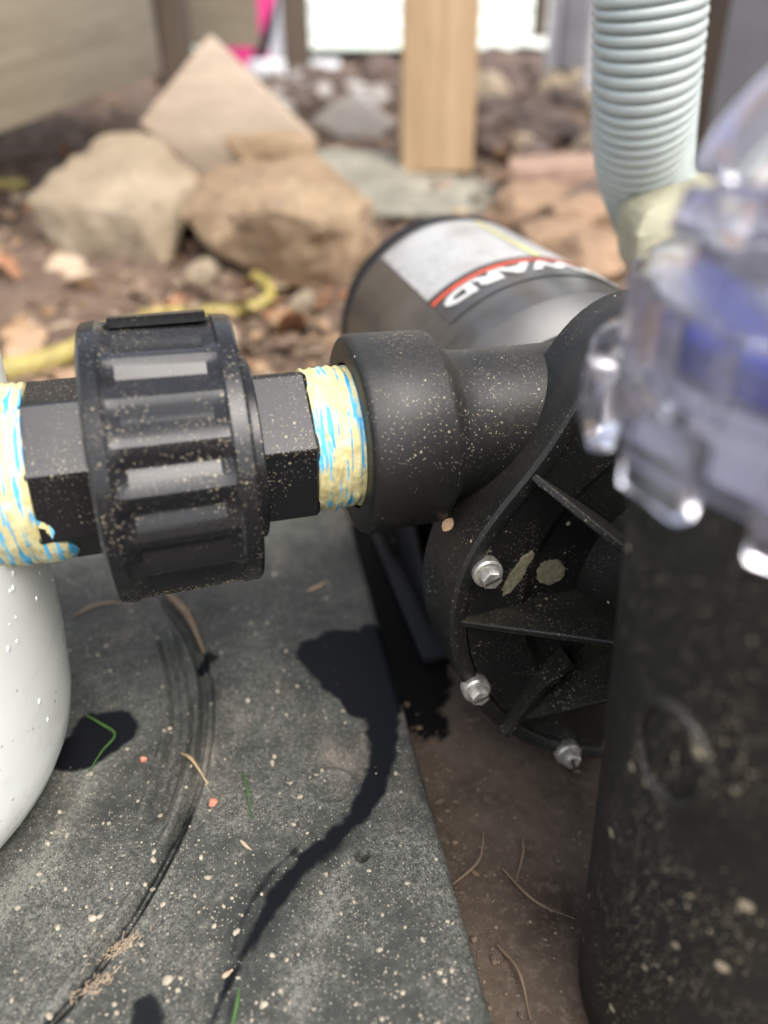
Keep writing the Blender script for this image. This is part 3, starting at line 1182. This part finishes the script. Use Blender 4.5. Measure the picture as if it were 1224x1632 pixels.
# beam upper left: runs away from the camera to the right
A0, A1 = PY(-60, 222, .95), PY(235, 118, 1.55)
d = A1 - A0
yaw = math.atan2(d.y, d.x)
Lb = math.hypot(d.x, d.y)
deck = empty('deck', (A1.x, A1.y, A1.z), yaw, 'wide grey-brown weathered deck beam at upper left above the rocks, with unseen boards added for shade', 'deck')
link('deck_beam', box(Lb, .045, .30, .003), M['beam_wood'], deck, (-Lb / 2, 0, .15 + (A0.z - A1.z) / 2), (0, -math.asin(d.z / d.length), 0))
for k in range(9):
    link('unseen_deck_board', box(Lb + .4, .138, .028, .003), M['dark_wood'], deck, (-Lb / 2 + .1, .05 + k * .145, .32 + max(0, A0.z - A1.z)))  # unseen boards over the beam, added to shade the ground behind
pc = PY(268, 112, 1.7)
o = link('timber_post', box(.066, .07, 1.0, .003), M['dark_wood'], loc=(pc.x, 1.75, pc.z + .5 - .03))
tag(o, 'dark damp timber post at the end of the deck beam', 'post')
pc = PY(345, 75, 2.1)
o = link('plywood_panel', box(.20, .02, .7, .002), M['beam_wood'], loc=(pc.x, 2.1, pc.z + .35))
tag(o, 'dull brown panel hanging behind the diamond-shaped board', 'panel')
o = slab_px('wooden_board', [(222, 196), (332, 55), (505, 225), (345, 300)], 1.10, .03, M['board_wood'], 'flat sand-coloured timber offcut standing on its corner behind the rocks', 'board')
o = slab_px('paving_stone', [(495, 190), (562, 148), (630, 195), (580, 247)], 1.60, .04, M['concrete'], 'small pale grey square paver tipped on a corner left of the post', 'paver', .003)

# pink thing, strap and bright objects beyond
o = link('pink_tub', lathe([(0, .12), (.01, .135), (.30, .165), (.305, .175), (.315, .175), (.315, .16), (.01, .12)], 48, 'z', (True, True)), M['pink'])
q = PY(425, 90, 3.6)
o.location = (q.x - .06, 3.6, gz(0, 3.6))
tag(o, 'hot pink plastic tub in daylight at the far edge of the deck', 'tub')
o = link('strap', tube(spline([PY(408, 100, 3.3), PY(430, 50, 3.3), PY(448, 0, 3.3), PY(470, -60, 3.3)], 20), .022, 10), M['black_rubber'])
tag(o, 'black rubber strap leaning across the pink tub', 'strap')
o = link('garden_stake', tube([PY(440, 95, 3.2), PY(452, 40, 3.2), PY(460, -60, 3.2)], .028, 10), M['white_paint'])
tag(o, 'white painted stake beside the pink tub', 'stake')
pc = PY(474, 90, 3.0)
o = link('timber_post', box(.085, .085, 1.2, .003), M['dark_wood'], loc=(pc.x, 3.0, pc.z + .55))
tag(o, 'narrow dark post at the bright opening beside the pink tub', 'post')

a, b = PY(408, 118, 2.9), PY(530, 100, 3.2)
o = link('edging_board', box((b - a).length, .07, .05, .004), M['white_paint'], loc=(a + b) / 2, rot=(0, 0, math.atan2(b.y - a.y, b.x - a.x)))
tag(o, 'white edging board lying on the ground below the pink tub', 'board')

# white posts and grey wall at the right
for k, (x0, x1, yb, Y_, m_, lb) in enumerate(((848, 868, 60, 2.6, 'dark_wood', 'thin dark stake between the bright opening and white posts'),
                                              (868, 885, 112, 2.4, 'white_paint', 'slim white post left of the corrugated hose'),
                                              (888, 930, 110, 2.3, 'grey_paint', 'broad grey post between two white posts'),
                                              (930, 955, 140, 1.9, 'white_paint', 'white post touching the edge of the corrugated hose'))):
    a, b = PY(x0, yb, Y_), PY(x1, yb, Y_)
    o = link('post', box(b.x - a.x, max(.02, b.x - a.x), 1.0, .002), M[m_], loc=((a.x + b.x) / 2, Y_, a.z + .5))
    tag(o, lb, 'post')
a = PY(1125, 270, 1.15)
o = link('grey_wall', box(.9, .05, 1.4, .004), M['grey_paint'], loc=(a.x + .45 * math.cos(R(40)), 1.15 + .45 * math.sin(-R(40)) + .0, a.z + .62), rot=(0, 0, R(-40)))
tag(o, 'smooth grey wall panel behind the hose at the right', 'wall')
a = PY(1115, 270, 1.35)
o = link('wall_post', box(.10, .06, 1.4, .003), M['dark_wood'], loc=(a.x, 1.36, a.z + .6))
tag(o, 'dark upright post in shade between hose and grey wall', 'post')

# white house far beyond, bright in the daylight
house = empty('house', (-.5, 9.0, .22), 0, 'white sided house seen bright through the gap beyond the deck', 'house')
bm = None
for k in range(14):
    link('siding_board', box(9, .03, .19, .004), M['siding'], house, (0, 0, .10 + k * .195), (R(-6), 0, 0))
fr = link('window', box(.9, .04, 1.1, .01), M['white_paint'], house, (1.0, -.05, 1.35))
link('pane', box(.74, .012, .94, 0), M['grey_paint'], fr, (0, -.024, 0))

# ------------------------------------------------------------------ stones
def stone(px, py, Y, sx, sy, sz, seed, mat, label, rot=(0, 0, 0), sink=.2, cuts=7, rough=.05, name='boulder', cat='rock', group=None, sub=4):
    c = PY(px, py, Y)
    o = link(name, rock_mesh(sx, sy, sz, seed, cuts, rough, sub), M[mat], loc=c, rot=rot)
    return tag(o, label, cat, group)


def hull_rock(name, pts, mat, label, sub=5, rough=.006, cat='rock', bev=.012):
    """a broken block from its corner points: hull, bevelled, subdivided and roughened"""
    c = sum((Vector(p) for p in pts), Vector()) / len(pts)
    bm = bmesh.new()
    for p in pts:
        bm.verts.new(Vector(p) - c)
    g = bmesh.ops.convex_hull(bm, input=bm.verts)
    for v in [v for v in bm.verts if not v.link_faces]:
        bm.verts.remove(v)
    bmesh.ops.dissolve_limit(bm, angle_limit=R(4), verts=bm.verts, edges=bm.edges)
    bmesh.ops.bevel(bm, geom=bm.edges[:], offset=bev, segments=2, affect='EDGES', profile=.5, clamp_overlap=True)
    bmesh.ops.triangulate(bm, faces=bm.faces)
    for _ in range(sub):
        long = [e for e in bm.edges if e.calc_length() > .012]
        if not long:
            break
        bmesh.ops.subdivide_edges(bm, edges=long, cuts=1)
        bmesh.ops.triangulate(bm, faces=bm.faces)
    bm.normal_update()
    off = Vector((c.x * 31, c.y * 17, 3))
    nrm = {v: v.normal.copy() for v in bm.verts}
    for v in bm.verts:
        v.co += nrm[v] * rough * (mnoise.fractal(v.co * 18 + off, 1, 2, 5) + .6 * mnoise.noise(v.co * 60 + off))
    o = link(name, fin(bm, True, 24), mat, loc=c)
    return tag(o, label, cat)


def front(pts, Y, depth, back=.8):
    """corner points of a block: its front outline at distance Y, its back shrunk a little and farther away"""
    w = [PY(px, py, Y + dy) for px, py, dy in pts]
    c = sum(w, Vector()) / len(w)
    return w + [c + (p - c) * back + Vector((0, depth, 0)) for p in w]


def blk(pts):
    return [PY(px, py, Y) for px, py, Y in pts]


hull_rock('boulder', blk([(38, 316, .96), (165, 212, 1.10), (238, 209, 1.10), (326, 284, 1.02), (214, 338, .90), (286, 352, .98), (266, 424, .90), (115, 420, .93), (64, 370, .95), (110, 372, 1.16), (300, 345, 1.14), (200, 250, 1.20)]),
          M['pale_stone'], 'pale blocky boulder at the left behind the union nut', rough=.005, bev=.004)
hull_rock('boulder', blk([(284, 345, .92), (348, 258, 1.02), (505, 247, 1.02), (592, 325, .96), (600, 400, .93), (560, 494, .88), (470, 476, .86), (328, 390, .88), (425, 332, .83), (512, 352, .83), (340, 330, 1.10), (585, 360, 1.08), (450, 260, 1.10)]),
          M['tan_stone'], 'large tan cracked boulder in front of the diamond-shaped board', rough=.008, bev=.004)
hull_rock('stone', front([(352, 215, 0), (360, 240, 0), (380, 262, 0), (500, 262, 0), (505, 225, 0), (440, 210, 0)], 1.02, .05, .9),
          M['tan_stone'], 'thin golden stone lying on top of the tan boulder', rough=.006)
hull_rock('flagstone', front([(500, 240, .25), (640, 262, .25), (800, 300, .2), (795, 345, .1), (700, 345, .0), (600, 350, .0), (560, 330, .0)], 1.05, .12, .9),
          M['grey_stone'], 'long grey-green flagstone under the timber post', rough=.005, cat='stone')
hull_rock('stone', front([(1012, 360, 0), (1035, 325, .01), (1080, 300, .03), (1130, 288, .04), (1215, 284, .04), (1245, 360, 0), (1190, 440, 0), (1100, 470, 0), (1010, 450, 0)], .40, .05, .9),
          M['yellow_stone'], 'yellowish stone seen beside the hose behind the clear lid', rough=.002, bev=.006)
hull_rock('stone', front([(585, 425, 0), (650, 415, 0), (690, 440, 0), (660, 462, 0), (590, 455, 0)], .75, .04, .8), M['pale_stone'], 'fist-sized grey stone below the tan boulder beside the motor', rough=.003)
hull_rock('stone', front([(290, 430, 0), (330, 415, 0), (350, 440, 0), (330, 460, 0), (295, 455, 0)], .80, .03, .8), M['pale_stone'], 'small rounded stone on the soil below the two boulders', rough=.003, bev=.006)
hull_rock('stone', front([(455, 480, 0), (485, 462, 0), (505, 480, 0), (495, 505, 0), (465, 505, 0)], .74, .03, .8), M['pale_stone'], 'small pale stone at the foot of the tan boulder', rough=.003, bev=.006)

a = PY(895, 285, 1.15)
o = link('brick', box(.135, .08, .045, .004), M['brick'], loc=(a.x, 1.17, a.z), rot=(R(6), R(-4), R(-6)))
tag(o, 'salmon brick lying behind the motor left of the hose', 'brick')
for k, (px, py, Y_, s, m_) in enumerate(((860, 345, .98, .055, 'brown_stone'), (905, 370, .9, .050, 'brown_stone'), (945, 340, .95, .05, 'dark_rock'), (880, 400, .84, .04, 'brown_stone'), (945, 410, .80, .036, 'brown_stone'))):
    stone(px, py, Y_, s * 1.3, s, s * .8, 40 + k, m_, ['brown stone directly below the salmon brick', 'tan stone right of the motor label, before the brick', 'dark stone tucked against the hose',
                                                      'small tan stone close to the motor shell', 'small tan stone at the foot of the hose'][k], name='stone', rough=.09, sub=4)

# rubble of dark rocks beyond the post
k = 0
for _ in range(150):
    px, py = rnd.uniform(765, 950), rnd.uniform(85, 260)
    D_ = None
    # march along the ray to the ground
    r = ray(px, py)
    t = .5
    while t < 12:
        p = Vector((0, 0, CAM_H)) + r * t
        if p.z < gz(p.x, p.y) + .02:
            break
        t += .02
    if p.y > 5:
        continue
    s = p.y * rnd.uniform(.010, .026)
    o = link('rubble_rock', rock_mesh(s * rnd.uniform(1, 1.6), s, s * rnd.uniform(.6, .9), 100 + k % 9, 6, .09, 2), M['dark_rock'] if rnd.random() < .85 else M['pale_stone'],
             loc=p + Vector((0, 0, s * .1)), rot=(rnd.uniform(-.4, .4), rnd.uniform(-.4, .4), rnd.uniform(0, 6)))
    tag(o, 'brown rubble rock heaped between the timber post and the hose', 'rock', 'rubble rocks behind the post')
    k += 1
    if k >= 70:
        break
for _ in range(40):
    px, py = rnd.uniform(410, 640), rnd.uniform(105, 185)
    r = ray(px, py)
    t = .5
    while t < 12:
        p = Vector((0, 0, CAM_H)) + r * t
        if p.z < gz(p.x, p.y) + .02:
            break
        t += .02
    if p.y > 5:
        continue
    s = p.y * rnd.uniform(.008, .02)
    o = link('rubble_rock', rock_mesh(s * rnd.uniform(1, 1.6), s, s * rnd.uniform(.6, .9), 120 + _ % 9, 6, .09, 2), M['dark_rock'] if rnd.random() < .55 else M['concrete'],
             loc=p, rot=(rnd.uniform(-.4, .4), rnd.uniform(-.4, .4), rnd.uniform(0, 6)))
    tag(o, 'small rubble stone on the ground left of the timber post', 'rock', 'rubble stones before the bright opening')

# ------------------------------------------------------------------ yellow rope
def on_ground(px, py, lift=.006):
    r = ray(px, py)
    t = .4
    while t < 12:
        p = Vector((0, 0, CAM_H)) + r * t
        if p.z < gz(p.x, p.y) + lift:
            return p
        t += .004
    return p


rope = link('yellow_rope', tube(spline([on_ground(*q, .012) for q in ((225, 505), (290, 498), (360, 496), (405, 488), (430, 472), (424, 452), (405, 440))], 70), .0062, 10), M['yellow_rope'])
tag(rope, 'yellow rope looped on the soil behind the union nut', 'rope')
rope = link('yellow_rope', tube(spline([on_ground(*q, .012) for q in ((-40, 600), (40, 585), (110, 562), (170, 530), (240, 512))], 60), lambda t: .013 - .006 * t, 10), M['yellow_rope'])
tag(rope, 'thick yellow rope on the ground at left behind the canister', 'rope')
rope = link('yellow_rope', tube(spline([on_ground(*q, .012) for q in ((-40, 292), (10, 294), (42, 293))], 20), .0065, 8), M['yellow_rope'])
tag(rope, 'short yellow rope end reaching the pale boulder at the left edge', 'rope')

# ------------------------------------------------------------------ fallen leaves
def leaf_mesh(seed, lobes):
    rr = random.Random(seed)
    pts = []
    nseg = 44
    for k in range(nseg + 1):
        t = k / nseg
        w = math.sin(math.pi * t ** .8) * .34
        if lobes:
            w *= .55 + .6 * abs(math.sin(t * math.pi * lobes)) ** .7
        pts.append((t, max(w, .006)))
    bm = bmesh.new()
    rows = []
    for t, w in pts:
        row = []
        for s in (-1, -.5, 0, .5, 1):
            z = .10 * (s * s) * math.sin(t * 5 + seed) + .10 * math.sin(t * 3.1 + seed) + .05 * mnoise.noise(Vector((t * 4, s * 2, seed)))
            row.append(bm.verts.new((t - .5 + (abs(s) * .06), s * w, z)))
        rows.append(row)
    for a, b in zip(rows, rows[1:]):
        for i in range(4):
            bm.faces.new((a[i], a[i + 1], b[i + 1], b[i]))
    # stalk
    return fin(bm, True, 60)


LM = [leaf_mesh(s, l) for s, l in ((1, 3.5), (2, 0), (3, 4.5), (4, 0), (5, 2.5))]
lmat = ['leaf_tan', 'leaf_rust', 'leaf_pale']
for me in LM:
    me.materials.append(M['leaf_tan'])


def leaf(px, py, size, i, rot, mat, label, group=None, lift=.012):
    p = on_ground(px, py, lift)
    o = link('fallen_leaf', LM[i].copy(), None, loc=p, rot=rot)
    o.data.materials[0] = M[mat]
    o.scale = (size, size, size)
    return tag(o, label, 'leaf', group)


leaf(100, 440, .10, 2, (.25, .35, -1.2), 'leaf_pale', 'pale lobed oak leaf below the blocky boulder at left', lift=.02)
leaf(20, 432, .07, 0, (.2, .2, .4), 'leaf_rust', 'rust-red leaf at the left edge beneath the boulder', lift=.015)
leaf(345, 190, .12, 0, (1.0, .2, .3), 'leaf_rust', 'rusty leaf in shade under the deck beam')
for k in range(95):
    px, py = rnd.uniform(-40, 560), rnd.uniform(200, 560)
    if k % 3 == 0:
        px, py = rnd.uniform(780, 1000), rnd.uniform(200, 420)
    if rnd.random() < .45:
        py = rnd.uniform(400, 520)
    leaf(px, py, rnd.uniform(.025, .06), rnd.randrange(5), (rnd.uniform(-.6, .6), rnd.uniform(-.6, .6), rnd.uniform(0, 6.3)), rnd.choice(lmat),
         'small dry leaf scattered on the soil behind the pump', 'dry leaves on the soil', rnd.uniform(.004, .016))
# crumbs of bark and leaf mould over the soil
bm = bmesh.new()
for k in range(4200):
    y = .66 + 2.2 * rnd.random() ** 2
    x = rnd.uniform(-.75, .6) * max(.6, y)
    s_ = rnd.uniform(.003, .011)
    mt = Matrix.Translation((x, y, gz(x, y) + vn if False else gz(x, y) + rnd.uniform(-.004, .014))) @ Matrix.Rotation(rnd.uniform(0, 6.3), 4, 'Z') @ Matrix.Rotation(rnd.uniform(-.8, .8), 4, 'X') @ Matrix.Diagonal((1.6, .9, .35, 1))
    bmesh.ops.create_icosphere(bm, subdivisions=1, radius=s_, matrix=mt)
me = fin(bm, False)
for nm in ('leaf_tan', 'twig', 'leaf_rust', 'leaf_pale', 'soil'):
    me.materials.append(M[nm])
nf = len(me.polygons)
mi = np.repeat(np.random.default_rng(3).choice(5, nf // 20 + 1, p=[.2, .3, .12, .08, .3]), 20)[:nf]
me.polygons.foreach_set('material_index', mi.astype(np.int32))
lit = link('leaf_litter', me)
lit['kind'] = 'stuff'
tag(lit, 'brown leaf litter and bark crumbs over the soil', 'leaf litter')

# ------------------------------------------------------------------ small things on the platform and slab
bm = bmesh.new()
for k in range(1900):
    px, py = rnd.uniform(0, 780), rnd.uniform(900, 1640)
    p = PZ(px, py, 0)
    l = ploc(p)
    if l[0] > -.004 or math.hypot(p.x + .2075, p.y - .2) < .088:
        continue
    i_ = int((l[0] + .30) / .30 * (NX - 1)); j_ = int((l[1] + .06) / .42 * (NY - 1))
    if 0 <= i_ < NX and 0 <= j_ < NY:
        if wet[j_, i_] > .3 and rnd.random() < .93:
            continue
        zt = Z[j_, i_] + SLAB
    else:
        zt = 0
    if rnd.random() > dust[j_ if 0 <= j_ < NY else 0, i_ if 0 <= i_ < NX else 0]:
        continue
    s_ = .00016 + .0008 * rnd.random() ** 6
    mt = Matrix.Translation((p.x, p.y, zt + s_ * .3)) @ Matrix.Rotation(rnd.uniform(0, 6.3), 4, 'Z') @ Matrix.Diagonal((rnd.uniform(.8, 1.7), 1, .7, 1))
    bmesh.ops.create_icosphere(bm, subdivisions=1, radius=s_, matrix=mt)
grit = link('sand_grit', fin(bm, False), M['grit'])
grit['kind'] = 'stuff'
tag(grit, 'pale sand grit scattered over the black platform', 'sand')


bm = bmesh.new()
for k in range(420):
    px, py = rnd.uniform(640, 985), rnd.uniform(1120, 1632)
    p = PZ(px, py, SLAB)
    if ploc(p)[0] < .003:
        continue
    if rnd.random() < .5:
        l_ = ploc(p)
        q_ = Vector((.003 + abs(rnd.gauss(0, .007)), l_[1], 0))
        p = Vector((e1.x + q_.x * ca - q_.y * sa, e1.y + q_.x * sa + q_.y * ca, SLAB))
    s_ = .00022 + .0011 * rnd.random() ** 7
    mt = Matrix.Translation((p.x, p.y, SLAB + .0008 + s_ * .3)) @ Matrix.Rotation(rnd.uniform(0, 6.3), 4, 'Z') @ Matrix.Diagonal((rnd.uniform(.8, 2.2), 1, .7, 1))
    bmesh.ops.create_icosphere(bm, subdivisions=1, radius=s_, matrix=mt)
crumbs = link('soil_crumbs', fin(bm, False), M['crumb'])
crumbs['kind'] = 'stuff'
tag(crumbs, 'brown soil crumbs on the slab along the platform edge', 'soil crumbs')


def blade(name, pts, w, mat, label, cat, z0=.0008, base=0.0, group=None):
    path = spline([PZ(x, y, base) + Vector((0, 0, z0 + h)) for x, y, h in pts], 24)
    o = link(name, tube(path, lambda t: w * (.35 + .65 * math.sin(math.pi * min(.96, t + .12))), 6), mat)
    return tag(o, label, cat, group)


blade('grass_blade', [(142, 1152, .003), (165, 1168, .004), (186, 1182, .003), (165, 1205, .002), (142, 1232, .0)], .0006, M['grass'], 'bent green grass blade over the wet patch by the canister', 'grass blade')
blade('grass_blade', [(290, 1203, 0), (308, 1222, .003), (332, 1252, 0)], .0007, M['straw'], 'short yellowing blade lying across the moulded groove', 'grass blade')
blade('grass_blade', [(388, 1232, 0), (396, 1270, .002), (402, 1310, 0)], .0004, M['grass'], 'thin green blade on the sandy middle of the platform', 'grass blade')
blade('grass_blade', [(370, 1640, 0), (380, 1610, .003), (384, 1590, .004)], .0006, M['grass'], 'green blade tip at the bottom edge of the photo', 'grass blade')
blade('twig', [(118, 984, 0), (160, 970, .002), (215, 962, 0)], .0007, M['twig'], 'thin brown twig on the platform under the union nut', 'twig')
blade('twig', [(262, 948, .002), (300, 990, .003), (326, 1045, .001)], .0022, M['twig'], 'short thick twig lying in the moulded groove below the nut', 'twig')
blade('twig', [(490, 944, 0), (510, 938, .001), (522, 928, 0)], .0006, M['straw'], 'tiny straw bit below the right hex collar', 'straw')
blade('straw', [(355, 1560, 0), (362, 1555, 0), (371, 1548, 0)], .0008, M['leaf_pale'], 'pale straw crumb beside the wet trail near the bottom', 'straw')
blade('straw', [(384, 1342, 0), (392, 1350, 0), (401, 1357, 0)], .0007, M['leaf_pale'], 'pale straw crumb in the middle of the platform', 'straw')
for k, pts in enumerate(([(722, 1412, 0), (762, 1380, .002), (770, 1340, .004)], [(800, 1390, .001), (850, 1450, .004), (914, 1470, .001)], [(833, 1338, 0), (832, 1370, .002), (822, 1408, 0)],
                         [(792, 1512, .001), (825, 1560, .003), (845, 1632, .001)])):
    blade('dry_straw', pts, .00055, M['twig'], ['bent straw stem on the slab touching the platform edge', 'long curved straw stem lying on the slab towards the strainer', 'short upright straw stem in the middle of the slab',
                                               'straw stem crossing the slab near the bottom of the photo'][k], 'straw', .001, SLAB)
# dried flower heads by the groove
for k, (px, py) in enumerate(((195, 1512), (152, 1575))):
    bm = bmesh.new()
    for j in range(80):
        a, b2 = rnd.uniform(0, 6.3), rnd.uniform(.1, 1.2)
        d_ = Vector((math.cos(a) * math.cos(b2), math.sin(a) * math.cos(b2) * .6, math.sin(b2) * .5))
        p_ = Vector((rnd.gauss(0, .0035), rnd.gauss(0, .0011), .0005))
        mt = Matrix.Translation(p_ + d_ * .0016) @ d_.to_track_quat('Z', 'Y').to_matrix().to_4x4() @ Matrix.Diagonal((.25, .25, 1.5, 1))
        bmesh.ops.create_icosphere(bm, subdivisions=1, radius=.0006, matrix=mt)
    o = link('dried_seed_head', fin(bm, True, 60), M['leaf_pale'], loc=PZ(px, py, .0005), rot=(0, 0, R(38)))
    tag(o, ['fluffy dried seed head on the groove near the bottom left', 'second dried seed head lower along the same groove'][k], 'seed head')
o = link('pebble', rock_mesh(.0020, .0016, .0012, 77, 6, .08, 3), M['red_grit'], loc=PZ(339, 1279, .0008))
tag(o, 'salmon red pebble on the platform right of the grooves', 'pebble')
o = link('pebble', rock_mesh(.0016, .0013, .0012, 78, 6, .08, 3), M['red_grit'], loc=PZ(228, 1210, .0008))
tag(o, 'small salmon pebble left of the moulded grooves', 'pebble')
for k, (px, py, s_, lb) in enumerate(((147, 1462, .0016, 'round pale pebble left of the long groove near the dried seed heads'),
                                      (92, 1478, .0012, 'small pale pebble near the left edge below the white canister'),
                                      (268, 1562, .0018, 'largest pale pebble, right of the dried seed heads at the bottom'),
                                      (420, 1600, .0016, 'pale pebble just right of the thin end of the wet trail'),
                                      (395, 1116, .0013, 'pale pebble between the moulded grooves and the wet splotch'))):
    o = link('pebble', rock_mesh(s_, s_ * .9, s_ * .7, 80 + k, 6, .08, 2), M['grit'], loc=PZ(px, py, .0006))
    tag(o, lb, 'pebble', 'pale pebbles on the platform')
leafp = PZ(712, 832, .045)
o = link('fallen_leaf', LM[1].copy(), None, loc=face_pt(712, 834).x * Vector((0, 0, 0)) + (PC + Matrix.Rotation(AL, 3, 'Z') @ (face_pt(712, 834, .012) + Vector((0, -.001, 0)))), rot=(R(70), R(-60), 0))
o.data.materials[0] = M['leaf_tan']
o.scale = (.0055, .0055, .0055)
tag(o, 'tiny orange leaf scrap stuck to the cover ring under the hub', 'leaf')
